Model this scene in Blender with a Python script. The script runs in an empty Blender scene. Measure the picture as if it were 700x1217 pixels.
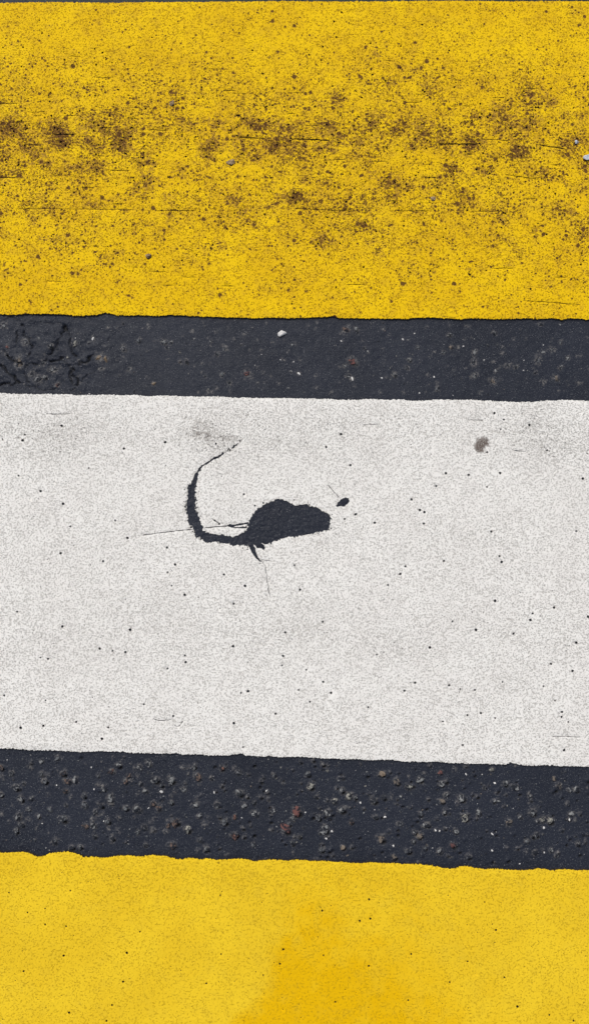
import bpy, math, random
import numpy as np
from mathutils import Vector, Matrix, noise as mnoise
from mathutils.geometry import delaunay_2d_cdt

random.seed(11)
rng = np.random.default_rng(11)
scene = bpy.context.scene

# ------------------------------------------------------------------ camera, sky, sun, exposure
PW, PH, FPX = 700.0, 1217.0, 919.0
TILT, CAMH = math.radians(6.4), 1.09
cd = bpy.data.cameras.new('camera')
cam = bpy.data.objects.new('camera', cd)
scene.collection.objects.link(cam)
cam.location = (0, 0, CAMH)
cam.rotation_euler = (TILT, 0, 0)
cd.sensor_fit = 'VERTICAL'
cd.angle = 2 * math.atan(PH / 2 / FPX)
cd.clip_start = 0.01
cd.clip_end = 500
scene.camera = cam
scene.render.resolution_x, scene.render.resolution_y = 588, 1024

SUN_EL, SUN_AZ = math.radians(52), math.radians(-28)      # azimuth from +Y, towards -X
w = bpy.data.worlds.new('World'); scene.world = w; w.use_nodes = True
nt = w.node_tree; bg = nt.nodes['Background']
sky = nt.nodes.new('ShaderNodeTexSky'); sky.sky_type = 'NISHITA'; sky.sun_disc = False
sky.sun_elevation = SUN_EL; sky.sun_rotation = SUN_AZ
sky.dust_density = 3.0; sky.air_density = 1.0
hsv = nt.nodes.new('ShaderNodeHueSaturation'); hsv.inputs['Saturation'].default_value = 0.42   # thin overcast greys the blue
nt.links.new(sky.outputs[0], hsv.inputs['Color']); nt.links.new(hsv.outputs[0], bg.inputs[0])
bg.inputs[1].default_value = 0.14
sl = bpy.data.lights.new('sun', 'SUN'); sl.energy = 1.5; sl.angle = math.radians(10); sl.color = (1, 0.95, 0.88)
so = bpy.data.objects.new('sun', sl); scene.collection.objects.link(so)
sd = Vector((math.cos(SUN_EL) * math.sin(SUN_AZ), math.cos(SUN_EL) * math.cos(SUN_AZ), math.sin(SUN_EL)))
so.rotation_euler = sd.to_track_quat('Z', 'Y').to_euler(); so.location = sd * 5
vs = scene.view_settings
vs.view_transform = 'Standard'; vs.look = 'None'; vs.gamma = 1; vs.use_curve_mapping = False
vs.exposure = 0.15

# ------------------------------------------------------------------ helpers
ct, st = math.cos(TILT), math.sin(TILT)
def G(px, py, z=0.0):
    """point on the plane at height z that the photo's pixel looks at"""
    dx, dy, dz = (px - 350) / FPX, -(py - PH / 2) / FPX, -1.0
    y, zz = dy * ct - dz * st, dy * st + dz * ct
    k = (z - CAMH) / zz
    return dx * k, y * k
def GA(a, z=0.0):
    a = np.asarray(a, float)
    dx, dy = (a[:, 0] - 350) / FPX, -(a[:, 1] - PH / 2) / FPX
    y, zz = dy * ct + st, dy * st - ct
    k = (z - CAMH) / zz
    return np.stack([dx * k, y * k], 1)
def toPX(x, y, z=0.0):
    """world arrays -> photo pixel coordinates (for laying dirt maps out on the ground)"""
    v = z - CAMH
    cy = y * ct + v * st; cz = -y * st + v * ct
    return 350 + FPX * x / -cz, PH / 2 - FPX * cy / -cz
PXM = 0.00122                                            # metres per photo pixel on the ground, roughly

def vnoise(x, y, s, seed):
    """value noise of cell size s"""
    x = x / s + seed * 17.3; y = y / s + seed * 9.1
    xi = np.floor(x).astype(np.int64); yi = np.floor(y).astype(np.int64)
    fx = x - xi; fy = y - yi
    fx = fx * fx * (3 - 2 * fx); fy = fy * fy * (3 - 2 * fy)
    def h(a, b):
        n = (a * 374761393 + b * 668265263 + seed * 974634777) & 0x7fffffff
        n = ((n ^ (n >> 13)) * 1274126177) & 0x7fffffff
        return ((n ^ (n >> 16)) & 0xffff) / 65535.0
    return (h(xi, yi) * (1 - fx) + h(xi + 1, yi) * fx) * (1 - fy) + (h(xi, yi + 1) * (1 - fx) + h(xi + 1, yi + 1) * fx) * fy
def fbm(x, y, s, seed, n=3):
    r = 0; a = 1; t = 0
    for i in range(n):
        r = r + a * vnoise(x, y, s / 2 ** i, seed + i); t += a; a *= .5
    return r / t
def inpoly(P, poly):
    x, y = P[:, 0], P[:, 1]
    res = np.zeros(len(P), bool)
    mn, mx = poly.min(0), poly.max(0)
    idx = np.nonzero((x >= mn[0]) & (x <= mx[0]) & (y >= mn[1]) & (y <= mx[1]))[0]
    if len(idx) == 0: return res
    xx, yy = x[idx], y[idx]; c = np.zeros(len(idx), bool)
    a = poly; b = np.roll(poly, -1, 0)
    for (x0, y0), (x1, y1) in zip(a, b):
        if y0 == y1: continue
        m = ((y0 > yy) != (y1 > yy)) & (xx < (x1 - x0) * (yy - y0) / (y1 - y0) + x0)
        c ^= m
    res[idx] = c
    return res
def tag(o, label=None, cat=None, group=None, kind=None):
    if label: o['label'] = label
    if cat: o['category'] = cat
    if group: o['group'] = group
    if kind: o['kind'] = kind
    return o
def mesh_obj(name, verts, faces, mats, parent=None, loc=(0, 0, 0), smooth=False):
    me = bpy.data.meshes.new(name)
    v = [(a[0] - loc[0], a[1] - loc[1], a[2] - loc[2]) for a in verts]
    me.from_pydata(v, [], faces)
    for m in (mats if isinstance(mats, (list, tuple)) else [mats]): me.materials.append(m)
    if smooth:
        me.polygons.foreach_set('use_smooth', [True] * len(me.polygons))
    o = bpy.data.objects.new(name, me); scene.collection.objects.link(o)
    o.location = loc
    if parent:
        o.parent = parent
        o.location = Vector(loc) - parent.location
    return o

# ------------------------------------------------------------------ materials
class N:
    def __init__(s, name):
        s.m = bpy.data.materials.new(name); s.m.use_nodes = True
        s.t = s.m.node_tree; s.b = s.t.nodes['Principled BSDF']
        s.tc = s.t.nodes.new('ShaderNodeNewGeometry').outputs['Position']
    def set(s, sock, v):
        if isinstance(v, bpy.types.NodeSocket): s.t.links.new(v, sock)
        else: sock.default_value = v
    def noise(s, scale, detail=2, rough=.5, dist=0, stretch=None):
        n = s.t.nodes.new('ShaderNodeTexNoise'); n.inputs['Scale'].default_value = scale
        n.inputs['Detail'].default_value = detail; n.inputs['Roughness'].default_value = rough
        n.inputs['Distortion'].default_value = dist
        src = s.tc
        if stretch:
            mp = s.t.nodes.new('ShaderNodeMapping'); mp.inputs['Scale'].default_value = stretch
            s.t.links.new(src, mp.inputs[0]); src = mp.outputs[0]
        s.t.links.new(src, n.inputs['Vector']); return n.outputs['Fac']
    def voro(s, scale, feature='F1', out='Distance'):
        n = s.t.nodes.new('ShaderNodeTexVoronoi'); n.feature = feature; n.inputs['Scale'].default_value = scale
        s.t.links.new(s.tc, n.inputs['Vector']); return n.outputs[out]
    def math(s, op, a, b=0.0, c=0.0, clamp=False):
        n = s.t.nodes.new('ShaderNodeMath'); n.operation = op; n.use_clamp = clamp
        s.set(n.inputs[0], a); s.set(n.inputs[1], b); s.set(n.inputs[2], c); return n.outputs[0]
    def step(s, v, lo, hi, a=0.0, b=1.0):
        n = s.t.nodes.new('ShaderNodeMapRange'); n.interpolation_type = 'SMOOTHSTEP'
        s.set(n.inputs[0], v); s.set(n.inputs[1], lo); s.set(n.inputs[2], hi); s.set(n.inputs[3], a); s.set(n.inputs[4], b)
        return n.outputs[0]
    def mix(s, f, a, b):
        n = s.t.nodes.new('ShaderNodeMix'); n.data_type = 'RGBA'
        s.set(n.inputs[0], f)
        s.set(n.inputs[6], a if isinstance(a, bpy.types.NodeSocket) else (*a, 1))
        s.set(n.inputs[7], b if isinstance(b, bpy.types.NodeSocket) else (*b, 1))
        return n.outputs[2]
    def attr(s, name):
        n = s.t.nodes.new('ShaderNodeAttribute'); n.attribute_name = name; return n.outputs['Fac']
    def bump(s, h, dist, strength=1.0):
        n = s.t.nodes.new('ShaderNodeBump'); n.inputs['Distance'].default_value = dist
        n.inputs['Strength'].default_value = strength
        s.t.links.new(h, n.inputs['Height']); s.t.links.new(n.outputs[0], s.b.inputs['Normal'])
    def out(s, col, rough, spec=.4):
        s.set(s.b.inputs['Base Color'], col if isinstance(col, bpy.types.NodeSocket) else (*col, 1))
        s.set(s.b.inputs['Roughness'], rough); s.b.inputs['Specular IOR Level'].default_value = spec
        return s.m

def paint(name, base, base2, pitcol, smearcol, dirtcol, pit_lo, soft, deepen, wet=None, amount=.8, mk=.10, lo2=.225, gk=.10, sc2=330, ps=430, msm=.22, big=0, vor=None, bd=.00042):
    """thermoplastic road paint: fine pitted surface, dirt that fills the pits, smears of rubber"""
    n = N(name)
    g = n.attr('grime'); sm = n.attr('smear')
    col = n.mix(n.step(n.noise(14, 3), .35, .65), base, base2)
    if wet: col = n.mix(n.attr('wet'), col, wet)
    mott = n.noise(60, 3, .6)
    col = n.mix(n.math('MULTIPLY', n.step(mott, .45, .75), msm), col, smearcol)
    if big: col = n.mix(n.math('MULTIPLY', n.math('MULTIPLY', g, .55, clamp=True), n.step(n.noise(95, 4, .65), .38, .62)), col, (.40, .215, .03))
    # soft smear
    sth = n.math('SUBTRACT', .66, n.math('MULTIPLY', sm, .30))
    smk = n.math('MULTIPLY', n.step(n.math('SUBTRACT', n.noise(190, 4, .68, .5), sth), -.03, .09), n.math('ADD', .35, n.math('MULTIPLY', sm, .55)), clamp=True)
    col = n.mix(smk, col, smearcol)
    # fine pits
    f = n.noise(ps, 2.2, .6, .3)
    thr = n.math('ADD', n.math('MULTIPLY', g, gk), n.math('ADD', pit_lo, n.math('MULTIPLY', n.math('SUBTRACT', mott, .5), mk)))
    pit = n.step(n.math('SUBTRACT', f, thr), -soft, soft, 1, 0)
    col = n.mix(n.math('MULTIPLY', pit, amount), col, pitcol)
    # coarser dirt pits where it is grimy
    f2 = n.noise(sc2, 1.6, .55, .4)
    thr2 = n.math('ADD', lo2, n.math('MULTIPLY', g, deepen))
    pit2 = n.step(n.math('SUBTRACT', f2, thr2), -.03, .03, 1, 0)
    col = n.mix(n.math('MULTIPLY', pit2, .68), col, dirtcol)
    vp = None
    if vor:
        for k_, (sc, wdt) in enumerate(((120, .30), (215, .28), (360, .24))):
            vn = n.t.nodes.new('ShaderNodeTexVoronoi'); vn.voronoi_dimensions = '2D'; vn.inputs['Scale'].default_value = sc
            n.t.links.new(n.tc, vn.inputs['Vector'])
            sp = n.t.nodes.new('ShaderNodeSeparateColor'); n.t.links.new(vn.outputs['Color'], sp.inputs[0])
            dens = n.math('MULTIPLY', g, vor[k_], clamp=True)
            on = n.step(n.math('ADD', sp.outputs[0], dens), 1.0, 1.01)
            rad = n.math('SUBTRACT', n.math('MULTIPLY', on, n.math('ADD', .34, n.math('MULTIPLY', n.math('POWER', sp.outputs[1], 2.0), wdt))), .22)
            dd = n.math('ADD', vn.outputs['Distance'], n.math('MULTIPLY', n.math('SUBTRACT', n.noise(sc * 2.6, 2, .6), .5), .6))
            q = n.step(n.math('SUBTRACT', rad, dd), -.05, .09)
            hl = n.math('MULTIPLY', on, n.step(n.math('SUBTRACT', rad, dd), -.28, .02))
            col = n.mix(n.math('MULTIPLY', hl, .24), col, smearcol)
            col = n.mix(n.math('MULTIPLY', q, .9), col, dirtcol)
            vp = q if vp is None else n.math('MAXIMUM', vp, q)
    if big:
        f3 = n.noise(170, 2.5, .62, .6)
        thr3 = n.math('ADD', .27, n.math('MULTIPLY', g, big))
        p3 = n.step(n.math('SUBTRACT', f3, thr3), -.03, .05, 1, 0)
        halo = n.step(n.math('SUBTRACT', f3, thr3), -.03, .12, 1, 0)
        col = n.mix(n.math('MULTIPLY', halo, .28), col, smearcol)
        col = n.mix(n.math('MULTIPLY', p3, .72), col, dirtcol)
    h = n.math('SUBTRACT', n.math('MULTIPLY', n.noise(330, 3, .6), .8), n.math('ADD', n.math('MULTIPLY', pit, .7), n.math('MULTIPLY', pit2, 1.2)))
    if vp is not None: h = n.math('SUBTRACT', h, n.math('MULTIPLY', vp, 1.0))
    n.bump(h, bd)
    return n.out(col, .75, .07)
M = {}
M['yellow_dirty'] = paint('worn yellow paint', (.765, .495, .005), (.70, .435, .005), (.38, .20, .006), (.23, .115, .032), (.088, .036, .013), .40, .045, .155, mk=.07, lo2=.275, gk=.03, sc2=290, big=.13, vor=(.30, .62, .30), bd=.0009)
M['yellow'] = paint('clean yellow paint', (.75, .507, .020), (.71, .468, .017), (.50, .305, .008), (.58, .40, .03), (.14, .07, .02), .38, .055, .10, wet=(.69, .405, .001), amount=.58, mk=.08, bd=.0006)
M['white'] = paint('white paint', (.765, .747, .708), (.74, .718, .68), (.37, .35, .32), (.125, .098, .084), (.13, .12, .11), .43, .075, .13, amount=.74, mk=.05, gk=.055, lo2=.255, sc2=400, ps=520, msm=.04, bd=.0005)
n = N('grimy paint edge'); M['yellow_edge'] = n.out(n.mix(n.noise(300, 2), (.012, .012, .013), (.06, .035, .01)), .8)
n = N('white paint edge'); M['white_edge'] = n.out(n.mix(n.noise(300, 2), (.02, .02, .02), (.09, .085, .08)), .8)

def asphalt():
    n = N('bitumen rich asphalt')
    base = n.mix(n.step(n.noise(9, 3), .3, .7), (.0112, .0138, .0225), (.015, .0182, .029))
    col = n.mix(n.step(n.noise(520, 3, .7), .50, .72), base, (.05, .054, .062))
    ag = n.attr('exposed')
    col = n.mix(n.math('MULTIPLY', ag, n.step(n.noise(330, 3, .7), .42, .62)), col, (.17, .16, .15))
    col = n.mix(n.attr('crack_shade'), col, (.004, .004, .005))  # near-black for the cracks and for the shade painted beside stones
    sp = n.step(n.noise(900, 1, .5), .715, .76)
    col = n.mix(sp, col, (.30, .30, .31))
    h = n.math('ADD', n.noise(420, 3, .6), n.math('MULTIPLY', n.noise(120, 2), 1.0))
    n.bump(h, .00065)
    r = n.math('ADD', .42, n.math('MULTIPLY', n.noise(90, 3), .3))
    return n.out(col, r, .17)
M['asphalt'] = asphalt()
def stone_mat(name, a, b, tar, lo=.42):
    n = N(name)
    c = n.mix(n.step(n.noise(500, 3, .7), .35, .65), a, b)
    c = n.mix(n.step(n.noise(230, 4, .65), lo, lo + .10, 1, 0), c, tar)
    n.bump(n.noise(600, 2), .0003)
    return n.out(c, .75, .15)
TAR = (.016, .018, .024)
M['grey'] = stone_mat('grey aggregate', (.12, .125, .13), (.24, .24, .235), TAR, .48)
M['dark'] = stone_mat('dark aggregate', (.055, .06, .068), (.14, .145, .15), TAR, .47)
M['pale'] = stone_mat('pale aggregate', (.28, .27, .235), (.15, .145, .13), TAR, .46)
M['brown'] = stone_mat('brown aggregate', (.15, .10, .08), (.085, .065, .055), TAR, .47)
M['red'] = stone_mat('red aggregate', (.15, .065, .058), (.11, .055, .05), TAR, .42)
M['orange'] = stone_mat('orange aggregate', (.19, .095, .07), (.12, .07, .055), TAR, .46)
M['white_stone'] = stone_mat('white chip', (.62, .60, .58), (.48, .47, .46), (.3, .3, .3), .3)
M['glass'] = stone_mat('bluish bead', (.42, .45, .50), (.55, .57, .62), (.2, .2, .22), .35)
M['tan'] = stone_mat('tan pebble', (.20, .165, .125), (.13, .10, .08), (.09, .06, .035), .42)
M['taupe'] = stone_mat('taupe chip', (.17, .14, .115), (.11, .095, .08), TAR, .44)
M['dust_brown'] = stone_mat('dusty brown pebble', (.36, .26, .15), (.24, .17, .10), (.10, .07, .04), .40)
M['slate'] = stone_mat('slate pebble', (.10, .08, .055), (.16, .125, .08), (.03, .025, .015), .42)

# ------------------------------------------------------------------ traced data (photo pixels on the ground plane)
T = .0032
YB = [(0,373),(20,373.5),(40,372.5),(60,372.5),(80,374),(95,375),(115,374),(125,371.5),(140,375),(170,374.5),(190,375),(200,374),(240,376),(280,377),(300,378),(320,377.5),(345,378),(370,377),(395,375.5),(405,378),(420,378),(450,378.5),(480,378.5),(505,377.5),(530,378),(540,379),(560,378.5),(585,379),(605,379),(625,378),(640,379),(655,377.5),(668,379.5),(680,378),(700,379.5)]
YT = [(0,3.2),(60,2.2),(120,3),(200,2.2),(280,1.6),(350,1),(420,1.6),(520,.6),(600,1.2),(700,1)]
WT = [(0,467),(20,468),(40,468.5),(60,468),(80,468.5),(90,469.5),(120,469),(140,469.5),(158,469.5),(178,471),(200,470),(220,471),(240,471.5),(260,471),(280,472.5),(300,473),(320,473),(350,473.5),(385,474),(400,475),(420,475),(440,474),(460,475),(480,474.5),(490,476.5),(520,475),(545,475),(560,475),(583,476),(610,477.5),(635,477.5),(650,476),(680,475.5),(700,476.5)]
WB = [(0,890),(12,889.5),(30,891),(50,892),(70,892.5),(90,893.5),(120,893),(140,893.5),(146,892.5),(152,894.5),(175,895),(200,896),(208,894.5),(213,894.5),(216,896.5),(240,897.5),(270,898),(280,896.5),(288,895),(293,898),(310,898.5),(322,898.5),(330,899.5),(350,900),(360,899.5),(370,900.5),(390,901.5),(400,901.5),(412,902.5),(420,902.5),(440,903.5),(450,903),(470,903.5),(480,905),(500,905.5),(520,905.5),(530,906.5),(545,907),(560,907.5),(580,908),(600,909),(606,906.5),(612,908),(625,909.5),(650,909.5),(670,910.5),(700,911)]
LT = [(0,1013),(10,1013.4),(20,1013),(28,1012.4),(36,1014),(42,1017),(47,1018.5),(52,1017.5),(60,1014),(70,1013),(80,1012.5),(88,1013.5),(95,1016),(101,1019),(107,1019),(113,1018),(120,1019.5),(130,1019),(140,1017),(152,1017),(165,1018),(175,1017.5),(182,1016.5),(190,1017),(198,1017.5),(203,1019.5),(212,1021.5),(220,1021),(225,1019.5),(232,1020.5),(240,1021.5),(246,1020),(252,1021.5),(262,1022),(270,1022),(275,1021),(280,1020.5),(290,1021),(297,1022.5),(303,1023.5),(312,1022.5),(320,1021.5),(330,1022),(342,1023),(352,1022),(360,1022.5),(368,1023.5),(378,1023),(387,1023.5),(395,1024.5),(405,1025),(420,1026),(430,1026),(440,1024.5),(450,1025.5),(460,1026),(475,1026.5),(485,1027),(500,1027.5),(512,1028.5),(522,1031),(532,1032.5),(540,1032),(546,1030),(555,1029.5),(560,1031),(570,1032.5),(580,1033),(595,1033),(605,1034),(618,1034.5),(632,1033.5),(640,1032.5),(645,1033),(655,1034.5),(665,1033.5),(675,1033),(685,1034.5),(700,1034)]
def cr(ox, oy, s, pts): return [(ox + x / s, oy + y / s) for x, y in pts]
b3 = lambda p: cr(290, 580, 5, p)
b2 = lambda p: cr(210, 580, 7, p)
b1 = lambda p: cr(210, 520, 7, p)
MOUSE = (b3([(10,235),(30,205),(35,180),(50,155),(70,130),(100,115),(130,100),(150,85),(185,72),(215,68),(240,75),(265,82),(285,92),(300,102),(330,100),(355,98),(385,95),(400,107),(430,115),(460,130),(490,148),(510,160),(515,185),(510,215),(505,240),(490,250),(465,255),(440,262),(415,270),(385,272),(355,278),(320,285),(290,290),(265,288),(245,298),(215,305),(190,315),(165,328),(130,333),(100,330),(80,338),(50,345),(20,340)])
  + b2([(600,485),(540,475),(475,475),(430,465),(385,465),(350,452),(290,450),(240,450),(205,425),(190,408),(165,412),(150,385),(150,355),(135,325),(115,310),(95,290),(90,255),(95,225),(80,190),(75,150),(70,115),(85,85),(95,40)])
  + b1([(75,620),(85,590),(70,550),(70,530),(85,505),(80,470),(95,445),(92,410),(115,385),(130,350),(145,325),(155,300),(175,280),(190,250),(205,235),(240,215),(275,190),(310,162),(350,147),(385,130),(420,105),(450,85),(480,65),(520,38),(500,62),(460,92),(430,108),(395,137),(355,160),(315,175),(280,203),(245,226),(215,246),(200,268),(185,292),(178,320),(172,350),(165,385),(155,410),(155,440),(160,470),(155,500),(170,525),(165,545),(160,580),(162,630)])
  + b2([(155,60),(170,105),(155,140),(155,175),(175,215),(195,265),(200,300),(220,330),(220,350),(250,365),(280,375),(320,385),(375,385),(410,400),(450,400),(495,402),(530,380),(575,352),(595,330),(588,300)]))
HOLES_W = [b2([(415,312),(440,302),(480,305),(510,298),(560,290),(595,285),(600,300),(560,303),(520,312),(480,318),(440,325)]),
  b2([(440,320),(480,322),(520,325),(580,320),(600,334),(540,336),(500,331),(460,331)]),
  b3([(18,328),(48,326),(66,352),(70,375),(78,395),(85,415),(105,438),(95,438),(70,415),(55,395),(40,370)]),
  b3([(56,322),(98,320),(118,340),(128,358),(118,368),(100,358),(75,358)]),
  b3([(545,105),(560,85),(575,68),(600,57),(620,60),(627,78),(615,95),(590,112),(570,105),(555,115)])]
CR_W = [(b2([(430,314),(330,322),(225,333)]), .55), (b2([(150,341),(70,349),(0,355)]) + [(190,633.3),(168,636)], .38),
  (b2([(285,250),(318,270),(355,298)]), .5), (b3([(103,422),(130,432),(160,430)]), .3),
  ([(310,664),(312,668),(316,673),(315.5,678),(317.5,684),(317,690),(319.5,697),(318.5,702),(321.5,708)], .34), ([(389,575),(393,580),(397,585),(404,592)], .38),
  ([(182,854),(186,855.5),(192,856.5),(199,856),(205,854.5)], .32), ([(206,861),(211,864),(214,862),(218,857),(213,859)], .32),
  ([(57,491.8),(70,492),(84,491.8)], .4), ([(610,535.5),(625,536.5)], .35), ([(555,499),(575,499)], .3), ([(430,505),(450,504.5)], .3),
  ([(655,875),(690,876)], .3)]
PH_W = (cr(430,480,2.593,[(437,48),(427,78),(385,149),(570,143),(258,213),(328,219),(425,213),(229,253),(385,256),(153,294),(178,327),(192,333),(190,369),(39,366),(398,393),(423,469),(252,484),(134,501),(118,524),(80,558),(680,230),(515,65),(408,28),(660,392),(430,487)])
  + cr(150,490,2.5,[(267,93),(638,65),(594,103),(666,157),(683,302),(648,317),(116,89),(4,373),(122,402),(146,452),(123,475),(136,515),(174,542),(291,482),(353,516),(516,527),(500,455),(350,243)])
  + cr(0,480,4.375,[(322,113),(645,232),(463,333),(213,453),(330,519),(600,606),(368,638),(665,698),(318,777),(537,818),(98,373),(131,160),(120,190)])
  + cr(0,700,2,[(440,14),(556,35),(42,54),(310,97),(149,89),(268,147),(299,150),(238,142),(555,136),(440,158),(442,174),(399,189),(673,159),(671,181),(678,103),(11,253),(109,265),(343,274),(412,302),(573,247),(590,243),(655,297),(556,319),(104,325),(50,330),(258,329),(243,356),(578,376),(97,163),(115,166),(182,316)])
  + cr(350,700,2,[(476,28),(616,44),(565,58),(560,74),(697,66),(431,97),(375,77),(520,106),(321,139),(195,156),(669,128),(609,178),(68,221),(87,247),(10,240),(37,268),(28,192),(261,242),(286,223),(367,229),(393,238),(494,221),(591,231),(618,265),(635,292),(634,304),(442,295),(175,281),(352,315),(399,371),(640,383),(650,316),(476,307),(410,300),(67,78),(660,195),(428,240)]))
BIG_W = {(581.5,748.5):1.9,(248,773):0}
PH_L = (cr(0,1000,2,[(22,122),(168,117),(66,169),(108,160),(108,198),(158,202),(333,215),(302,265),(152,272),(57,309),(293,334),(267,389),(165,407),(254,427),(526,268),(491,338),(626,318),(665,291),(674,257),(524,128)])
  + cr(350,1000,2,[(66,165),(155,189),(180,184),(177,138),(478,211),(277,268),(411,285),(176,296),(368,335),(69,271),(498,323),(270,378),(97,382),(529,393),(605,413),(662,427)]))
# grime blobs of the upper yellow stripe: x, y, radius, strength
BL = (cr(0,100,3.5,[(5,155),(30,200),(40,180),(72,145),(110,265),(30,300),(160,300),(185,155),(230,150),(235,190),(265,250),(250,205),(170,280),(485,115),(500,215),(540,195),(530,230),(480,240),(410,275),(370,180),(405,340),(435,185),(580,330),(640,320),(600,290),(320,340),(355,140),(620,400),(590,425),(520,280)])
  + cr(200,100,2.8,[(165,125),(155,195),(150,170),(240,190),(290,135),(350,130),(325,150),(345,215),(385,190),(395,145),(435,130),(435,210),(500,215),(540,205),(635,195),(680,140),(515,145),(565,45),(505,70),(40,295),(125,240),(130,215),(430,370),(450,320),(290,240),(245,110),(210,150),(340,195)])
  + cr(450,100,2.8,[(320,105),(150,130),(160,160),(60,155),(110,200),(205,160),(370,115),(420,120),(510,120),(570,60),(490,35),(485,150),(300,215),(330,290),(360,295),(445,230),(335,190),(400,155),(655,190),(200,320),(90,335),(40,320),(400,360),(165,15),(25,330),(5,105),(240,280),(480,230)])
  + [(588,130),(600,265),(640,270),(590,255),(690,280),(385,285),(375,290),(440,270),(450,300),(560,320),(580,315),(300,262),(410,250),(260,290),(288,250),(355,232),(65,285),(140,300),(690,305),(470,235)])

# ------------------------------------------------------------------ road: one sheet to the horizon, finely modelled where it shows between the stripes
def uniq(*a): return np.unique(np.round(np.concatenate(a), 6))
gx = G(-12, 1217)[0]
xs = uniq(-np.geomspace(.62, 150, 26), np.arange(-.60, .6001, .00135), np.geomspace(.62, 150, 26))
def band(p0, p1, s): return np.arange(G(350, p1)[1], G(350, p0)[1], s)
ys = uniq(-np.geomspace(1.0, 150, 20), np.arange(-.98, G(350, 1045)[1] - .01, .03), band(882, 1042, .00135),
          np.arange(G(350, 874)[1], G(350, 716)[1], .02), band(520, 712, .0016), band(362, 486, .00135),
          np.arange(G(350, 352)[1], G(350, 12)[1], .03), band(-14, 6, .002), np.arange(G(350, -20)[1], 1.6, .03), np.geomspace(1.65, 150, 20))
X, Y = np.meshgrid(xs, ys)
PX, PY = toPX(np.clip(X, -.7, .7), np.clip(Y, -.9, 1.0))
fine = (np.abs(X) < .61) & (np.abs(Y) < .9)
Z = (fbm(X, Y, .05, 3) - .5) * .0012 + (fbm(X, Y, .006, 7) - .5) * .0006
Z = Z + (fbm(X, Y, .012, 9, 2) - .5) * .0008
crack_shade = np.zeros_like(Z); expo = np.zeros_like(Z)
def seg_dist(px, py, a, b):
    ax, ay = a; bx, by = b; dx, dy = bx - ax, by - ay
    t = np.clip(((px - ax) * dx + (py - ay) * dy) / (dx * dx + dy * dy + 1e-9), 0, 1)
    return np.hypot(px - ax - t * dx, py - ay - t * dy)
c4 = lambda p: cr(0, 365, 5, p)
CRK = [([(0,345),(30,365),(60,395),(100,430),(120,445)],1.9,1),([(0,462),(50,460),(100,450)],1.2,.9),([(130,105),(135,140),(155,175),(190,205),(195,240),(170,290)],1.1,.8),
  ([(105,150),(100,185),(105,220)],1.0,.7),([(385,130),(365,180),(335,220),(310,250),(295,290)],1.3,.9),([(380,115),(405,150)],2.2,1),([(300,315),(350,305),(380,300),(400,340),(430,365)],1.3,.9),
  ([(150,345),(200,342),(225,335)],1.2,.9),([(555,280),(530,305),(490,335),(445,350),(430,380),(415,430),(430,455),(460,465),(465,430),(440,400)],1.4,.95),([(415,180),(420,240),(430,280),(450,300)],1.5,.9),
  ([(300,250),(340,255),(370,270)],1.1,.8),([(160,462),(240,484),(330,486),(450,496)],.9,.5),([(20,265),(60,300),(90,320),(135,345)],1.4,.9),([(570,370),(530,405),(480,440)],.9,.5),
  ([(170,290),(150,345),(150,400),(165,450)],.8,.5),([(295,290),(270,320),(235,350)],.9,.6),([(640,185),(660,220),(645,250)],.8,.4),([(0,75),(60,72),(130,80),(250,85),(380,100)],.7,.4),
  ([(430,365),(470,330),(520,325)],.9,.6),([(410,300),(380,330),(300,345)],.6,.3)]
wx = (fbm(X, Y, .007, 21) - .5) * 8; wy = (fbm(X, Y, .007, 31) - .5) * 8
brk = np.clip(fbm(X, Y, .010, 33) * 3.2 - .6, .5, 1)
sel = fine & (PX < 150) & (PX > -60) & (PY > 360) & (PY < 486)
for pts, wd, dp in CRK:
    pts = c4(pts)
    for a, b in zip(pts[:-1], pts[1:]):
        d = seg_dist(PX[sel] + wx[sel], PY[sel] + wy[sel], a, b)
        v = np.clip(1.25 - d / (wd * .85), 0, 1) * dp * brk[sel]
        cs = crack_shade[sel]; crack_shade[sel] = np.maximum(cs, v)
# the tar around the alligator cracks is lumpier and darker
allig = np.clip(1 - np.hypot((PX - 60) / 115, (PY - 425) / 70), 0, 1) * fine
Z += allig * (fbm(X, Y, .009, 13, 3) - .5) * .007
Z -= crack_shade * .0040

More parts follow.
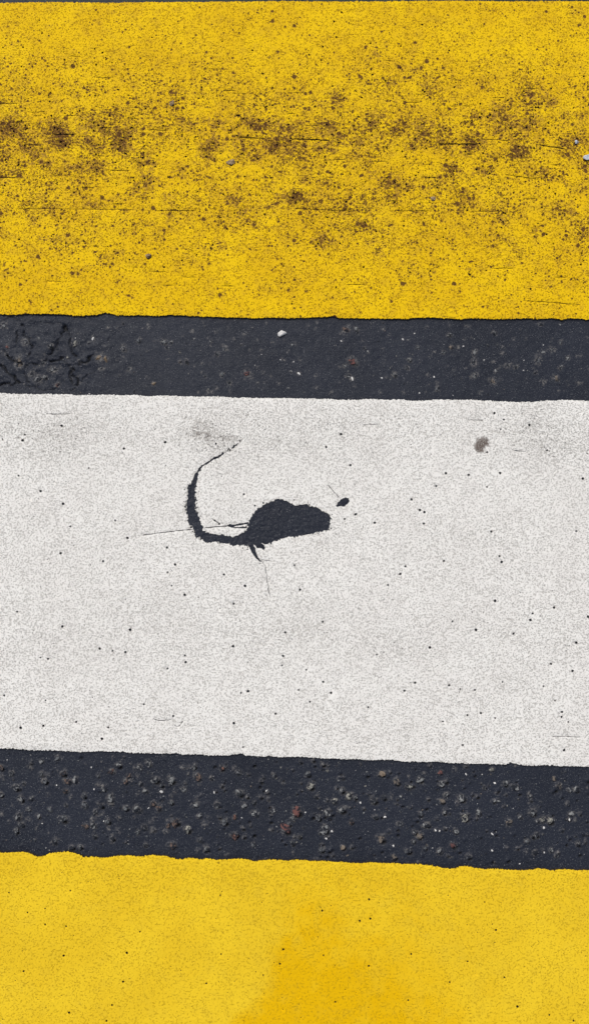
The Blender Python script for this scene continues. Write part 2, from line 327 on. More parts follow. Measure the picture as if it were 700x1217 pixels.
# embedded stones: (x, y, radius px, kind)
def K(f, rows): return [(*cr(*f, [(a, b)])[0], r / f[2], k) for a, b, r, k in rows]
ST = (K((0,880,5),[(250,122,14,'grey'),(345,105,14,'dark'),(72,195,17,'grey'),(10,160,16,'brown'),(250,200,17,'dark'),(268,240,18,'dark'),(378,195,20,'brown'),(405,240,22,'brown'),(390,300,17,'brown'),(450,235,20,'grey'),(100,280,22,'grey'),(145,255,12,'dark'),(8,320,16,'grey'),(128,348,20,'grey'),(188,345,13,'grey'),(620,285,17,'grey'),(655,345,24,'grey'),(505,385,20,'dark'),(175,408,14,'grey'),(112,455,22,'grey'),(232,452,14,'grey'),(380,468,22,'dark'),(300,410,14,'dark'),(570,425,15,'grey'),(130,500,18,'dark'),(100,540,16,'grey'),(510,510,16,'brown'),(555,500,22,'grey'),(640,480,18,'dark'),(568,570,15,'grey'),(670,580,18,'grey'),(325,600,20,'dark'),(430,635,15,'grey'),(480,632,16,'grey'),(668,182,18,'orange'),(585,210,12,'dark'),(605,390,15,'dark'),(500,330,16,'dark'),(340,265,7,'white_stone'),(45,115,6,'white_stone'),(255,492,6,'white_stone')])
 + K((140,880,5),[(8,145,18,'grey'),(130,160,16,'grey'),(185,135,20,'grey'),(68,210,15,'brown'),(50,245,15,'brown'),(140,258,14,'grey'),(225,235,24,'grey'),(320,235,24,'grey'),(262,265,15,'dark'),(165,302,15,'grey'),(262,305,13,'white_stone'),(215,375,18,'brown'),(245,402,20,'brown'),(115,410,24,'grey'),(50,402,16,'dark'),(390,290,16,'grey'),(455,155,16,'grey'),(475,215,24,'brown'),(460,380,20,'grey'),(485,450,16,'grey'),(345,485,26,'brown'),(300,505,14,'brown'),(160,518,18,'grey'),(120,545,14,'grey'),(415,528,22,'pale'),(325,620,24,'brown'),(525,645,20,'grey'),(590,380,18,'grey'),(635,485,22,'dark'),(690,565,20,'orange'),(618,165,16,'orange'),(320,370,14,'dark'),(555,225,13,'dark'),(165,620,13,'grey'),(490,590,14,'dark'),(695,455,14,'orange')])
 + K((280,885,5),[(15,165,17,'dark'),(25,285,24,'grey'),(52,362,17,'grey'),(120,410,22,'grey'),(215,392,18,'grey'),(230,185,15,'dark'),(185,272,8,'white_stone'),(445,245,24,'pale'),(360,395,30,'red'),(300,500,30,'red'),(340,440,17,'grey'),(380,545,15,'pale'),(585,335,20,'pale'),(630,385,24,'grey'),(540,405,22,'grey'),(530,505,26,'grey'),(490,435,18,'dark'),(632,272,18,'grey'),(672,305,22,'pale'),(572,515,11,'white_stone'),(538,558,9,'white_stone'),(635,610,17,'tan'),(510,625,18,'dark'),(430,175,16,'dark'),(110,340,12,'dark'),(545,155,10,'pale'),(685,460,16,'brown'),(105,590,14,'dark'),(340,580,14,'dark'),(5,535,14,'orange'),(480,310,12,'dark')])
 + K((420,890,5),[(168,147,19,'tan'),(255,195,22,'taupe'),(325,226,20,'pale'),(395,185,20,'grey'),(520,205,19,'grey'),(515,140,15,'red'),(120,305,22,'grey'),(180,290,16,'dark'),(283,282,11,'grey'),(550,270,15,'grey'),(525,310,17,'taupe'),(640,290,24,'grey'),(660,412,22,'pale'),(540,380,15,'grey'),(435,448,19,'grey'),(415,455,12,'grey'),(188,403,12,'white_stone'),(130,405,16,'dark'),(275,445,18,'dark'),(165,535,24,'taupe'),(390,515,22,'taupe'),(365,495,16,'grey'),(355,550,13,'grey'),(485,480,11,'white_stone'),(510,485,9,'white_stone'),(543,475,12,'grey'),(605,490,17,'grey'),(590,570,20,'red'),(510,608,20,'grey'),(240,645,18,'taupe'),(325,605,20,'dark'),(235,575,9,'white_stone'),(680,640,20,'dark'),(395,388,16,'dark'),(10,290,13,'grey'),(40,320,9,'white_stone'),(425,590,14,'dark'),(125,362,6,'white_stone')])
 + K((560,895,5),[(120,97,14,'pale'),(200,180,18,'grey'),(255,198,20,'grey'),(75,205,12,'grey'),(348,258,15,'grey'),(132,285,14,'grey'),(160,280,12,'grey'),(42,355,18,'grey'),(360,350,24,'grey'),(420,395,20,'pale'),(462,398,24,'pale'),(390,405,13,'grey'),(218,410,22,'taupe'),(290,380,13,'grey'),(590,358,17,'grey'),(578,393,13,'white_stone'),(427,443,10,'white_stone'),(385,488,18,'grey'),(620,215,20,'grey'),(578,220,14,'grey'),(520,195,20,'taupe'),(485,150,13,'taupe'),(123,480,9,'white_stone'),(122,577,10,'white_stone'),(430,590,9,'white_stone'),(285,657,7,'white_stone'),(375,592,16,'dark'),(470,575,14,'grey'),(330,522,14,'dark'),(630,540,14,'grey'),(505,605,14,'dark'),(62,127,5,'white_stone')])
 + K((0,365,5),[(25,108,22,'grey'),(150,208,20,'grey'),(232,183,9,'grey'),(445,220,17,'pale'),(302,228,17,'grey'),(555,185,13,'white_stone'),(530,212,11,'grey'),(405,298,10,'pale'),(595,300,26,'tan'),(630,310,16,'tan'),(110,310,22,'taupe'),(120,352,20,'taupe'),(45,237,12,'red'),(320,375,22,'grey'),(260,332,16,'grey'),(190,390,20,'grey'),(232,428,26,'grey'),(270,415,15,'grey'),(345,463,15,'orange'),(100,345,15,'grey'),(40,275,12,'grey'),(275,75,8,'grey'),(603,362,8,'grey'),(235,350,10,'pale'),(20,340,9,'grey')])
 + K((140,365,5),[(270,205,19,'grey'),(295,240,13,'grey'),(320,210,13,'grey'),(125,198,15,'dark'),(35,245,18,'grey'),(370,268,9,'pale'),(408,325,15,'pale'),(375,325,12,'taupe'),(215,455,13,'tan'),(555,205,11,'grey'),(455,188,9,'grey'),(72,370,15,'grey'),(520,412,9,'grey'),(620,400,14,'dark'),(665,450,15,'dark'),(590,280,15,'dark'),(640,243,18,'dark'),(100,500,9,'grey'),(35,100,10,'grey'),(10,408,8,'grey')])
 + K((280,365,5),[(337,225,10,'grey'),(376,396,12,'white_stone'),(330,383,9,'grey'),(72,395,26,'red'),(312,480,9,'grey'),(345,325,7,'white_stone'),(267,313,6,'white_stone'),(155,282,5,'white_stone'),(628,203,9,'white_stone'),(658,135,24,'brown'),(695,320,26,'red'),(645,350,13,'grey'),(670,410,16,'grey'),(692,425,14,'white_stone'),(35,222,9,'grey'),(115,346,5,'white_stone')])
 + K((420,365,5),[(15,130,14,'grey'),(25,150,10,'grey'),(175,95,8,'grey'),(360,157,7,'white_stone'),(293,190,9,'white_stone'),(325,193,9,'grey'),(330,312,15,'grey'),(240,400,18,'grey'),(218,425,10,'grey'),(168,422,8,'white_stone'),(568,165,13,'grey'),(580,240,14,'taupe'),(535,270,12,'dark'),(478,415,8,'white_stone'),(500,485,16,'dark'),(392,510,7,'white_stone'),(652,232,7,'white_stone'),(65,245,11,'dark'),(318,360,15,'dark'),(640,425,7,'grey'),(380,240,12,'dark')])
 + K((560,365,5),[(135,150,14,'grey'),(480,252,20,'grey'),(20,268,16,'grey'),(425,270,13,'grey'),(397,262,8,'grey'),(14,330,22,'grey'),(15,405,18,'grey'),(125,440,22,'taupe'),(145,380,13,'grey'),(260,355,15,'grey'),(213,345,18,'dark'),(395,318,22,'dark'),(380,390,12,'grey'),(530,360,17,'grey'),(500,420,18,'taupe'),(427,445,18,'grey'),(570,303,14,'grey'),(74,315,7,'white_stone'),(310,318,6,'white_stone'),(308,377,6,'white_stone'),(426,225,6,'white_stone'),(95,228,9,'grey'),(320,190,9,'grey'),(530,210,14,'dark'),(410,105,14,'dark'),(525,105,8,'grey')]))
def cell_sel(px, py, r):
    return (np.abs(PX - px) < r * 3.2 + 2) & (np.abs(PY - py) < r * 3.2 + 2) & fine
rowpy = toPX(np.zeros_like(ys), np.clip(ys, -.9, 1.0))[1]; colx = xs
def lump(px, py, r, amp, pit, ex=0, ang=0.0):
    gx0, gy0 = G(px, py); R = r * PXM * 3 + .003
    i0, i1 = np.searchsorted(ys, [gy0 - R, gy0 + R]); j0, j1 = np.searchsorted(xs, [gx0 - R, gx0 + R])
    if i1 <= i0 or j1 <= j0: return
    sx, sy = PX[i0:i1, j0:j1] - px, PY[i0:i1, j0:j1] - py
    c, s = math.cos(ang), math.sin(ang)
    u, v = (sx * c + sy * s), (-sx * s + sy * c) * 1.35
    q = np.hypot(u, v) / (r * 1.5) + (vnoise(sx, sy, r * .8, int(px * 7) % 97) - .5) * .5
    Z[i0:i1, j0:j1] += amp * np.clip(1 - q, 0, 1) ** .8
    if pit:
        # open pore on the stone's side away from the sun, shade painted near black
        q2 = np.hypot((sx - r * .55), (sy - r * .85) * 1.3) / (r * .8) + (vnoise(sx, sy, r * .6, int(py * 5) % 91) - .5) * .6
        Z[i0:i1, j0:j1] -= pit * np.clip((1.15 - q2) * 2.2, 0, 1)
        crack_shade[i0:i1, j0:j1] = np.maximum(crack_shade[i0:i1, j0:j1], np.clip((1.05 - q2) * 2, 0, 1) * min(1, pit / .0016))
    if ex: expo[i0:i1, j0:j1] = np.maximum(expo[i0:i1, j0:j1], np.clip(1.2 - q, 0, 1) * ex)
placed = []
for (px, py, r, k) in ST:
    low = py > 700
    big = r > 2.2
    pit = (.0024 if random.random() < (.75 if px > 330 else .35) else .0006) if (low and big) else (.0008 if big and random.random() < .25 else 0)
    lump(px, py, r, (.0016 if low else .00025) * min(1, r / 3), pit, .9 if big else .4, random.uniform(0, 3.1))
# further tar-covered lumps and open pores with painted shade
for i in range(520):
    px, py = random.uniform(-60, 760), random.uniform(903, 1022)
    py += (px - 350) * .02
    r = random.uniform(1.0, 3.2)
    lump(px, py, r, random.uniform(.0004, .0016), random.choice([0, .0010, .0018, .0026]) if px > 250 else random.choice([0, 0, 0, .0010]), random.choice([0, 0, .5, .8]), random.uniform(0, 3.1))
for i in range(200):
    px, py = random.uniform(-60, 760), random.uniform(382, 468)
    r = random.uniform(.8, 2.4)
    lump(px, py, r, random.uniform(0, .0003), 0, random.choice([.4, .7, .9]), random.uniform(0, 3.1))
Z = np.where(fine, Z, 0)
Z = np.minimum(Z, .0026)
# under the paint the sheet stays below the stripe tops
nyy, nxx = X.shape
verts = np.stack([X.ravel(), Y.ravel(), Z.ravel()], 1)
ii = np.arange(nyy * nxx).reshape(nyy, nxx)
quads = np.stack([ii[:-1, :-1], ii[:-1, 1:], ii[1:, 1:], ii[1:, :-1]], -1).reshape(-1, 4)
me = bpy.data.meshes.new('road')
me.vertices.add(len(verts)); me.vertices.foreach_set('co', verts.astype(np.float32).ravel())
me.loops.add(quads.size); me.loops.foreach_set('vertex_index', quads.astype(np.int32).ravel())
me.polygons.add(len(quads)); me.polygons.foreach_set('loop_start', np.arange(0, quads.size, 4, dtype=np.int32))
me.polygons.foreach_set('use_smooth', np.ones(len(quads), bool))
me.update(calc_edges=True); me.materials.append(M['asphalt'])
for nm, arr in (('crack_shade', crack_shade), ('exposed', expo)):
    a = me.attributes.new(nm, 'FLOAT', 'POINT'); a.data.foreach_set('value', arr.ravel().astype(np.float32))
road = bpy.data.objects.new('road', me); scene.collection.objects.link(road)
tag(road, 'dark bitumen rich asphalt road with embedded stones showing between the stripes', kind='structure')
def road_z(x, y):
    i = min(max(np.searchsorted(ys, y), 1), len(ys) - 1); j = min(max(np.searchsorted(xs, x), 1), len(xs) - 1)
    return float(Z[i - 1:i + 1, j - 1:j + 1].mean())

# ------------------------------------------------------------------ stripes
def extend(edge, x0=-1150, x1=1850):
    e = list(edge); s = (e[-1][1] - e[0][1]) / 700
    if x1 > 700:
        e = [(x, e[0][1] + s * x) for x in range(x0, -20, 40)] + e + [(x, e[-1][1] + s * (x - 700)) for x in range(740, x1, 40)]
    return np.array(e, float)
def ragged(poly, amp, stepm, closed=True, seed=1):
    """resample a world-space polyline and roughen it"""
    p = np.asarray(poly); q = np.vstack([p, p[:1]]) if closed else p
    seg = np.hypot(*(q[1:] - q[:-1]).T); L = np.concatenate([[0], np.cumsum(seg)])
    n = max(3, int(L[-1] / stepm)); s = np.linspace(0, L[-1], n, endpoint=not closed)
    r = np.stack([np.interp(s, L, q[:, 0]), np.interp(s, L, q[:, 1])], 1)
    j = np.random.default_rng(seed)
    r += (j.random(r.shape) - .5) * 2 * amp * (.4 + vnoise(s, s * 0, .004, seed))[:, None]
    r[:, 1] += (fbm(s, s * 0, .012, seed + 3) - .5) * amp * 1.6
    return r
def crack_poly(pts, w, z):
    p = np.array(pts, float)
    # resample, wander
    seg = np.hypot(*(p[1:] - p[:-1]).T); L = np.concatenate([[0], np.cumsum(seg)])
    s = np.linspace(0, L[-1], max(3, int(L[-1] / 2.5) + 1))
    x, y = np.interp(s, L, p[:, 0]), np.interp(s, L, p[:, 1])
    y = y + (rng.random(len(s)) - .5) * .5; x = x + (rng.random(len(s)) - .5) * .3
    dx, dy = np.gradient(x), np.gradient(y); l = np.hypot(dx, dy) + 1e-9
    nx_, ny_ = -dy / l, dx / l
    ww = w * (.55 + .8 * rng.random(len(s))); ww[0] = ww[-1] = w * .15
    a = np.stack([x + nx_ * ww, y + ny_ * ww], 1); b = np.stack([x - nx_ * ww, y - ny_ * ww], 1)[::-1]
    return GA(np.vstack([a, b]), z)
def pin(px, py, r, z):
    n_ = 7; a0 = random.random() * 6
    c = [(px + r * random.uniform(.75, 1.2) * math.cos(a0 + i * 2 * math.pi / n_), py + r * random.uniform(.75, 1.15) * math.sin(a0 + i * 2 * math.pi / n_)) for i in range(n_)]
    return GA(c, z)

def stripe(name, top, bottom, holes, mats, fields, t, seed, bottom_far=None):
    e1 = GA(extend(top), t); 
    e2 = GA(extend(bottom), t) if bottom_far is None else bottom_far
    def rg(e, sd):
        vis = (e[:, 0] > -.62) & (e[:, 0] < .62)
        i = np.nonzero(vis)[0]; a, b = i[0], i[-1]
        m = ragged(e[a:b + 1], .0009, .0011, False, sd)
        return np.vstack([e[:a], m, e[b + 1:]])
    e1 = rg(e1, seed); e2 = rg(e2, seed + 5)
    outer = np.vstack([e1, e2[::-1]])
    vs_, ed = [], []
    def add(poly):
        k = len(vs_); n_ = len(poly)
        vs_.extend(poly.tolist()); ed.extend([(k + i, k + (i + 1) % n_) for i in range(n_)])
    add(outer)
    for h in holes: add(h)
    # interior sample points
    ylo, yhi = outer[:, 1].min(), outer[:, 1].max()
    gy = np.arange(ylo, yhi, .005); gxx = np.arange(-.60, .60, .005)
    A, B = np.meshgrid(gxx, gy); pts = np.stack([A.ravel(), B.ravel()], 1)
    pts += (rng.random(pts.shape) - .5) * .0022
    pts = pts[inpoly(pts, outer)]
    vs_.extend(pts.tolist())
    res = delaunay_2d_cdt([Vector(v) for v in vs_], ed, [], 0, 1e-7)
    V = np.array([(v.x, v.y) for v in res[0]]); F = np.array([tuple(f) for f in res[2]])
    cen = V[F].mean(1)
    keep = inpoly(cen, outer)
    for h in holes: keep &= ~inpoly(cen, h)
    F = F[keep]
    # orientation
    a, b, c = V[F[:, 0]], V[F[:, 1]], V[F[:, 2]]
    cw = ((b[:, 0] - a[:, 0]) * (c[:, 1] - a[:, 1]) - (b[:, 1] - a[:, 1]) * (c[:, 0] - a[:, 0])) < 0
    F[cw] = F[cw][:, ::-1]
    cnt = {}
    for f in F.tolist():
        for i in range(3): cnt[(f[i], f[(i + 1) % 3])] = 1
    be = [(p, q) for (p, q) in cnt if (q, p) not in cnt]
    bs = np.array(sorted({p for e in be for p in e}))
    zt = t + (fbm(V[:, 0], V[:, 1], .03, seed + 2) - .5) * .0006
    zt[bs] -= .0004
    nv = len(V)
    allv = [(V[i, 0], V[i, 1], zt[i]) for i in range(nv)]
    m1 = {}; m2 = {}
    for p in bs.tolist():
        m1[p] = len(allv); allv.append((V[p, 0], V[p, 1], zt[p]))
        m2[p] = len(allv); allv.append((V[p, 0], V[p, 1], -.0012))
    faces = F.tolist() + [(m1[q], m1[p], m2[p], m2[q]) for p, q in be]
    cx, cy = float(outer[:, 0].mean() * 0), float((ylo + yhi) / 2)
    o = mesh_obj(name, allv, faces, mats, loc=(cx, cy, 0))
    me = o.data
    mi = np.zeros(len(faces), np.int32); mi[len(F):] = 1
    me.polygons.foreach_set('material_index', mi)
    sm = np.zeros(len(faces), bool); sm[:len(F)] = True
    me.polygons.foreach_set('use_smooth', sm)
    av = np.array(allv); px, py = toPX(np.clip(av[:, 0], -.7, .7), av[:, 1], t)
    for nm, fn in fields.items():
        a_ = me.attributes.new(nm, 'FLOAT', 'POINT')
        a_.data.foreach_set('value', np.clip(fn(px, py, av[:, 0], av[:, 1]), 0, 1.6).astype(np.float32))
    return o

gauss = lambda d, s: np.exp(-(d / s) ** 2)
_r = random.Random(4)
B2 = [(_r.uniform(-30, 730), _r.gauss(190, 75), _r.uniform(3, 8), _r.uniform(.25, .7)) for _ in range(150)]
B2 = [b for b in B2 if 45 < b[1] < 345]
def y_grime(px, py, x, y):
    g = .12 + .34 * gauss(py - 178, 55) + .22 * gauss(py - 158, 18) + .36 * gauss(py - 258, 55) + .26 * gauss(py - 105, 36)
    g = g * np.clip(.30 + 1.0 * fbm(x, y, .06, 41) + 1.9 * (fbm(x, y, .022, 43) - .5) + .9 * (fbm(x * .12, y, .012, 44) - .5), .08, 2)
    for k, (bx, by) in enumerate(BL):
        r = 4.5 + (k * 7 % 8)
        g = g + .50 * np.exp(-(((px - bx) / r) ** 2 + ((py - by) / (r * .8)) ** 2))
    for bx, by, r, a in B2:
        g = g + a * .8 * np.exp(-(((px - bx) / r) ** 2 + ((py - by) / (r * .8)) ** 2))
    return g
def y_smear(px, py, x, y):
    s = .08 * gauss(py - 160, 35) * (fbm(x, y, .05, 51) > .45) + .10 * gauss(py - 265, 45)
    for k, (bx, by) in enumerate(BL):
        r = 4.5 + (k * 5 % 8)
        s = s + (.72 if by < 225 else .42) * np.exp(-(((px - bx) / (r * 1.25)) ** 2 + ((py - by) / r) ** 2))
    for bx, by, r, a in B2:
        s = s + a * .8 * np.exp(-(((px - bx) / (r * 1.3)) ** 2 + ((py - by) / r) ** 2))
    s = s + .6 * np.exp(-(((px - 598) / 45) ** 2 + ((py - 143) / 6) ** 2)) + .3 * np.exp(-(((px - 150) / 12) ** 2 + ((py - 163) / 12) ** 2))
    return np.minimum(s, .56)
holes = []
t1 = T
def bandpy():
    while True:
        v = random.gauss(175, 75)
        if 8 < v < 366: return v
for i in range(1000):
    holes.append(pin(random.uniform(-40, 740), bandpy(), random.choice([.5, .6, .7, .8, 1.0, 1.3]), t1))
PB = [(697.5,187.5,5.0),(684,170,3.0),(205,124,3.6),(275,193,5.0),(177,305,4.2),(514.5,237,3.0)]
for (x, y, q) in PB:
    a = pin(x, y, q * .80, t1); holes.append(a)
for (bx, by) in BL:
    for q in range(2):
        holes.append(pin(bx + random.gauss(0, 4), by + random.gauss(0, 4), random.uniform(.6, 1.5), t1))
SCR = ([((65,160),(90,159.5),.7),((35,133),(55,133),.4),((40,136.5),(52,136.5),.35),((150,140),(165,140.5),.4),((175,154),(200,155),.4),((130,202),(155,203),.4),((0,211),(18,211),.5),((95,223),(112,222.5),.4),((118,151),(134,151.5),.4),
  ((282,163.5),(315,164),.5),((345,165),(392,166.5),.65),((362,149),(378,149.5),.35),((265,107),(280,107),.35),((340,135),(352,135),.3),((520,171),(568,171),.65),((572,165),(605,167),.4),((640,172),(672,177),.5),((535,126),(560,126),.3),((553,183),(562,183),.5),
  ((20,248),(160,249),.3),((185,250),(235,250),.3),((350,248),(420,251),.35),((470,250),(510,250.5),.4),((560,251),(600,251),.3),((585,319),(612,318.5),.4),((410,338),(436,338.5),.4),((175,322),(200,323),.3),((215,329),(232,329),.35),((262,340),(280,340),.3),((155,317),(165,318),.3),((620,357),(690,362),.35),((385,372),(400,372),.3),
  ((600,207),(640,213),.4),((655,196),(668,196),.4),((585,216),(600,216),.3),((245,82),(262,82),.3),((500,210),(520,211),.3),((620,105),(640,105),.25)])
for (a, b, wd) in SCR:
    for k in range(2 if wd > .45 else 1):
        holes.append(crack_poly([a, ((a[0] + b[0]) / 2, (a[1] + b[1]) / 2 + random.uniform(-.4, .4)), b], wd, t1))
for i in range(46):
    x0, y0 = random.uniform(-30, 700), bandpy(); l = random.uniform(5, 22)
    holes.append(crack_poly([(x0, y0), (x0 + l / 2, y0), (x0 + l, y0 + random.uniform(-.6, .6))], random.uniform(.2, .38), t1))
s1 = stripe('yellow_stripe', YT, YB, holes, [M['yellow_dirty'], M['yellow_edge']], {'grime': y_grime, 'smear': y_smear}, t1, 101)
tag(s1, 'worn yellow stripe above the upper asphalt band, speckled with dark brown grime and pits', 'road marking', 'painted crossing stripes')

def w_grime(px, py, x, y):
    g = .16 + .62 * gauss(py - 515, 34) + .25 * gauss(py - 745, 40) + .22 * gauss(py - 640, 30)
    g = g * (.25 + 1.3 * fbm(x, y, .09, 61) + 1.0 * (fbm(x * .10, y, .012, 62) - .5))
    for (bx, by, r, a) in [(240,508,24,.7),(262,530,18,.4),(650,545,40,.4),(350,740,35,.3),(480,770,40,.25),(455,775,20,.25),(60,520,45,.35),(205,770,14,.25),(600,500,60,.2),(640,515,30,.3)]:
        g = g + a * np.exp(-((px - bx) ** 2 + ((py - by) * 1.5) ** 2) / r ** 2)
    return g * .8
def w_smear(px, py, x, y):
    s = np.zeros_like(px)
    for (bx, by, rx, ry, a) in [(238,509,20,11,.62),(268,520,24,7,.5),(292,522,20,4,.3),(244,520,10,8,.4),(232,516,7,5,.3),(571,528,8.5,9.5,1.05),(568,533,6,4.5,1.3),(576,524,5,5,1.3),(655,548,22,8,.25),(60,560,22,3,.3),(445,770,26,10,.18),(495,778,8,4,.35)]:
        s = s + a * (1 if a > .9 else .75) * np.exp(-(((px - bx) / rx) ** 2 + ((py - by) / ry) ** 2) ** (2 if a > 1 else 1))
    return np.minimum(s, 1.25)
holes = [ragged(GA(MOUSE, T), .0015, .0017, True, 5)]
for h in HOLES_W: holes.append(ragged(GA(h, T), .0006, .0009, True, 6))
for p, wd in CR_W: holes.append(crack_poly(p, wd, T))
for x, y in PH_W:
    holes.append(pin(x, y, random.uniform(1.1, 1.8), T))
holes.append(pin(565.5, 748.5, 1.9, T))
for x, y, r in [(260.7,622.6,1.5),(255.4,618.6,1.3),(227.4,626.4,1.6),(303,601,1.3),(313,597.6,1.2),(317,598,1.2),(349.5,594,.9),(422,611.5,1.5),(409.5,616.5,1.3)]: holes.append(pin(x, y, r, T))
for i in range(230):
    holes.append(pin(random.uniform(-40, 740), random.uniform(482, 885), random.uniform(.4, .65), T))
# flakes missing beside the ragged tail
for i in range(90):
    k = random.randrange(len(MOUSE)); x, y = MOUSE[k]
    holes.append(pin(x + random.gauss(0, 1.6), y + random.gauss(0, 1.6), random.uniform(.4, 1.1), T))
s2 = stripe('white_stripe', WT, WB, holes, [M['white'], M['white_edge']], {'grime': w_grime, 'smear': w_smear}, T, 201)
tag(s2, 'white painted stripe between the yellow ones, with a mouse shaped bare patch', 'road marking', 'painted crossing stripes')

def tar_patch(name, polys, holes_, label):
    pl = [np.asarray(q) for q in polys]; vs_, ed = [], []
    for q in pl:
        k = len(vs_); vs_.extend(q.tolist()); ed.extend([(k + i, k + (i + 1) % len(q)) for i in range(len(q))])
    al = np.vstack(pl); mn, mx = al.min(0), al.max(0)
    A, B = np.meshgrid(np.arange(mn[0], mx[0], .0013), np.arange(mn[1], mx[1], .0013)); pts = np.stack([A.ravel(), B.ravel()], 1)
    pts += (rng.random(pts.shape) - .5) * .0006
    k = np.zeros(len(pts), bool)
    for q in pl: k |= inpoly(pts, q)
    vs_.extend(pts[k].tolist())
    res = delaunay_2d_cdt([Vector(v) for v in vs_], ed, [], 0, 1e-7)
    V = np.array([(v.x, v.y) for v in res[0]]); F = np.array([tuple(f) for f in res[2]]); cen = V[F].mean(1)
    k = np.zeros(len(F), bool)
    for q in pl: k |= inpoly(cen, q)
    F = F[k]; a, b, c = V[F[:, 0]], V[F[:, 1]], V[F[:, 2]]
    cw = ((b[:, 0] - a[:, 0]) * (c[:, 1] - a[:, 1]) - (b[:, 1] - a[:, 1]) * (c[:, 0] - a[:, 0])) < 0
    F[cw] = F[cw][:, ::-1]
    z = .0018 + (fbm(V[:, 0], V[:, 1], .012, 91) - .5) * .0005 + (fbm(V[:, 0], V[:, 1], .003, 92) - .5) * .0018
    o = mesh_obj(name, [(V[i, 0], V[i, 1], z[i]) for i in range(len(V))], F.tolist(), M['asphalt'], s2, (*V.mean(0), .002), True)
    o['label'] = label
tar_patch('bare_patch', holes[0:1] + holes[1:5], [], 'mouse shaped patch of bare dark tar')
tar_patch('bare_patch', holes[5:6], [], 'small oval spot of bare dark tar')

def l_grime(px, py, x, y):
    g = .12 + .25 * gauss(py - 1035, 22) * fbm(x, y, .05, 71) * 2
    return g * (.5 + fbm(x, y, .05, 72))
def l_smear(px, py, x, y):
    s = np.zeros_like(px)
    for (bx, by, rx, ry, a) in [(620,1047,22,6,.5),(605,1055,10,5,.3),(130,1083,26,12,.3),(28,1177,12,8,.35),(93,1195,8,14,.3),(203,1033,9,6,.35),(228,1066,8,7,.3),(506,1112,7,7,.5),(547,1140,6,4,.6),(650,1090,14,5,.25),(255,1115,8,4,.3),(600,1160,7,5,.3),(430,1095,12,20,.2)]:
        s = s + a * np.exp(-(((px - bx) / rx) ** 2 + ((py - by) / ry) ** 2))
    return s
def l_wet(px, py, x, y):
    wob = (fbm(x, y, .05, 81) - .5) * 90 + (fbm(x, y, .012, 82) - .5) * 40
    t = np.clip((py - 1020) / 195, 0, 1.6)
    lft, rgt = 352 - 66 * t ** 1.6 + wob * .7, 505 + 125 * t ** 1.2 + wob * 1.3
    v = np.clip((px - lft) / 24, 0, 1) * np.clip((rgt - px) / 190, 0, 1)
    n1 = fbm(x, y, .03, 83)
    n2 = (fbm(x, y, .014, 84, 4) - .5) * 1.1
    return np.clip(v * (.30 + .75 * np.clip((py - 1040) / 120, 0, 1)) * (.75 + .75 * n1) + v * n2, 0, 1.0)
holes = [pin(x, y, random.uniform(1.0, 1.6), .0052) for x, y in PH_L]
for i in range(150):
    holes.append(pin(random.uniform(-40, 740), random.uniform(1042, 1260), random.uniform(.35, .7), .0052))
far = GA(extend([(0, 1560), (700, 1585)]), .0052)
s3 = stripe('yellow_stripe', LT, None, holes, [M['yellow'], M['yellow_edge']], {'grime': l_grime, 'smear': l_smear, 'wet': l_wet}, .0052, 301, bottom_far=far)
tag(s3, 'clean bright yellow stripe below the stony asphalt band, with an orange tinted patch', 'road marking', 'painted crossing stripes')

# ------------------------------------------------------------------ stones
def stone_geo(r, squash, seed, sub=2, elong=1.0, ang=0.0):
    import bmesh
    bm = bmesh.new(); bmesh.ops.create_icosphere(bm, subdivisions=sub, radius=1)
    rr = random.Random(seed)
    planes = [(Vector((rr.gauss(0, 1), rr.gauss(0, 1), rr.gauss(0, .7))).normalized(), rr.uniform(.42, .85)) for _ in range(10)]
    off = Vector((seed * 1.7 % 50, seed * .9 % 50, 0))
    c, s = math.cos(ang), math.sin(ang)
    out = []
    for v in bm.verts:
        p = v.co.copy()
        for pn, d in planes:
            k = p.dot(pn)
            if k > d: p -= pn * (k - d)
        p *= 1 + .34 * mnoise.noise(v.co * 1.9 + off)
        x, y, z = p.x * elong, p.y / elong ** .5, p.z * squash
        out.append((r * (x * c - y * s), r * (x * s + y * c), r * z))
    f = [[v.index for v in fc.verts] for fc in bm.faces]
    bm.free()
    return out, f
# the hundred largest stones are parts of the road, the rest one mass of chips
order = sorted(range(len(ST)), key=lambda i: -ST[i][2])
BIGS = set(order[:98])
words = {'grey': 'grey', 'dark': 'dark grey', 'pale': 'pale cream', 'brown': 'brown', 'red': 'dark red', 'orange': 'rusty orange', 'white_stone': 'white', 'tan': 'tan', 'taupe': 'brownish grey'}
cv, cf, cm = [], [], []
kinds = ['grey', 'dark', 'pale', 'brown', 'red', 'orange', 'white_stone', 'tan', 'taupe']
def add_chip(px, py, rpx, kind, seed, rise, squash=.5, sub=1):
    gx_, gy_ = G(px, py)
    v, f = stone_geo(rpx * PXM, squash, seed, sub, random.uniform(1, 1.5), random.uniform(0, 3.1))
    z = road_z(gx_, gy_) + rise
    k = len(cv)
    cv.extend([(a + gx_, b + gy_, c + z) for a, b, c in v])
    cf.extend([tuple(i + k for i in q) for q in f]); cm.extend([kinds.index(kind)] * len(f))
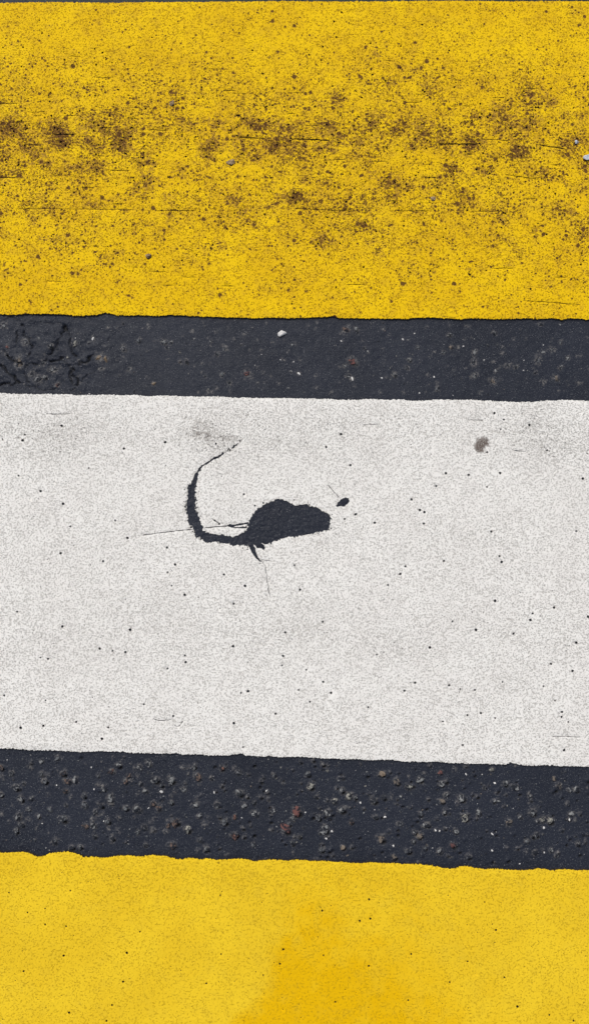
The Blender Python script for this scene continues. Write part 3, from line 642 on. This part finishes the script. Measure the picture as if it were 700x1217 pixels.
for i, (px, py, r, k) in enumerate(ST):
    low = py > 700
    if i in BIGS:
        gx_, gy_ = G(px, py)
        v, f = stone_geo(r * PXM * .95, .34, i + 5, 2, random.uniform(1.0, 1.4), random.uniform(0, 3.1))
        rise = .0003 if low else (.0001 if k in ('red', 'brown') else -.0006)
        loc = (gx_, gy_, road_z(gx_, gy_) + rise - r * PXM * .05)
        o = mesh_obj('embedded_stone', [(a + loc[0], b + loc[1], c + loc[2]) for a, b, c in v], f, M[k], road, loc)
        o['label'] = words[k] + ' stone set in the tar'
    else:
        add_chip(px, py, r * (.7 if k == 'white_stone' else .95), k, i + 5, (.0002 if low else .0), .45, 2)
def speck(n_, y0, y1, smin, smax, slope):
    for i in range(n_):
        px = random.uniform(-70, 770); py = random.uniform(y0, y1) + (px - 350) * slope
        r = smin + (smax - smin) * random.random() ** 3
        k = random.choices(['grey', 'white_stone', 'pale', 'dark', 'taupe'], [6, .6, .8, 4, 1])[0]
        add_chip(px, py, r, k, 1000 + i, .0001 + r * PXM * .1, .5)
speck(620, 382, 470, .3, 1.1, .006)
speck(900, 902, 1022, .35, 1.7, .022)
speck(60, 0, 0, .4, .8, 0)
for i in range(60):
    px, py = random.uniform(300, 388), random.uniform(600, 642)
    add_chip(px, py, random.uniform(.3, .6), random.choice(['grey', 'dark', 'grey', 'pale']), 4000 + i, .0002)
for px, py, r, k in [(369,606,1.3,'white_stone'),(371.5,614.5,1.4,'grey'),(377,627,.8,'tan'),(388,620,.7,'grey'),(301.5,650,1.9,'white_stone')]:
    add_chip(px, py, r, k, int(px), .0006)
chips = mesh_obj('stone_chips', cv, cf, [M[k] for k in kinds], road)
chips.data.polygons.foreach_set('material_index', cm)
chips['kind'] = 'stuff'; chips['label'] = 'small stone chips and grit set in the tar'

BED = .0013
def pebble(px, py, r, k, squash, zbase, label, seed, elong=1.1, ang=.4):
    gx_, gy_ = G(px, py, zbase)
    v, f = stone_geo(r * PXM * 1.12, squash, seed, 3, elong, ang)
    zmin = min(a[2] for a in v)
    loc = (gx_, gy_, zbase)
    o = mesh_obj('pebble', [(a + gx_, b + gy_, c - zmin * .75 + zbase) for a, b, c in v], f, M[k], None, loc)
    tag(o, label, 'pebble', 'loose pebbles lying on the road')
pebble(335.5, 396.5, 4.4, 'white_stone', .38, .0, 'white angular pebble lying on the upper dark asphalt band', 3, 1.05, .6)
pebble(697.5, 187.5, 5.0, 'glass', .7, BED, 'shiny bluish white pebble on the top yellow stripe at the right edge', 8, 1.05)
pebble(684, 170, 3.0, 'glass', .6, BED, 'tiny pale pebble just up-left of the bluish white pebble on the yellow stripe', 12)
pebble(205, 124, 3.6, 'dust_brown', .6, BED, 'small pinkish grey pebble highest on the left half of the top yellow stripe', 14, 1.1, 1.4)
pebble(275, 193, 4.6, 'dust_brown', .35, BED, 'flat taupe pebble bedded in the grime band of the top yellow stripe', 19)
pebble(177, 305, 4.2, 'dust_brown', .55, BED, 'brownish pebble on the lower left part of the top yellow stripe', 23)
pebble(514.5, 237, 3.0, 'dust_brown', .55, BED, 'light brown pebble right of centre on the top yellow stripe', 29)
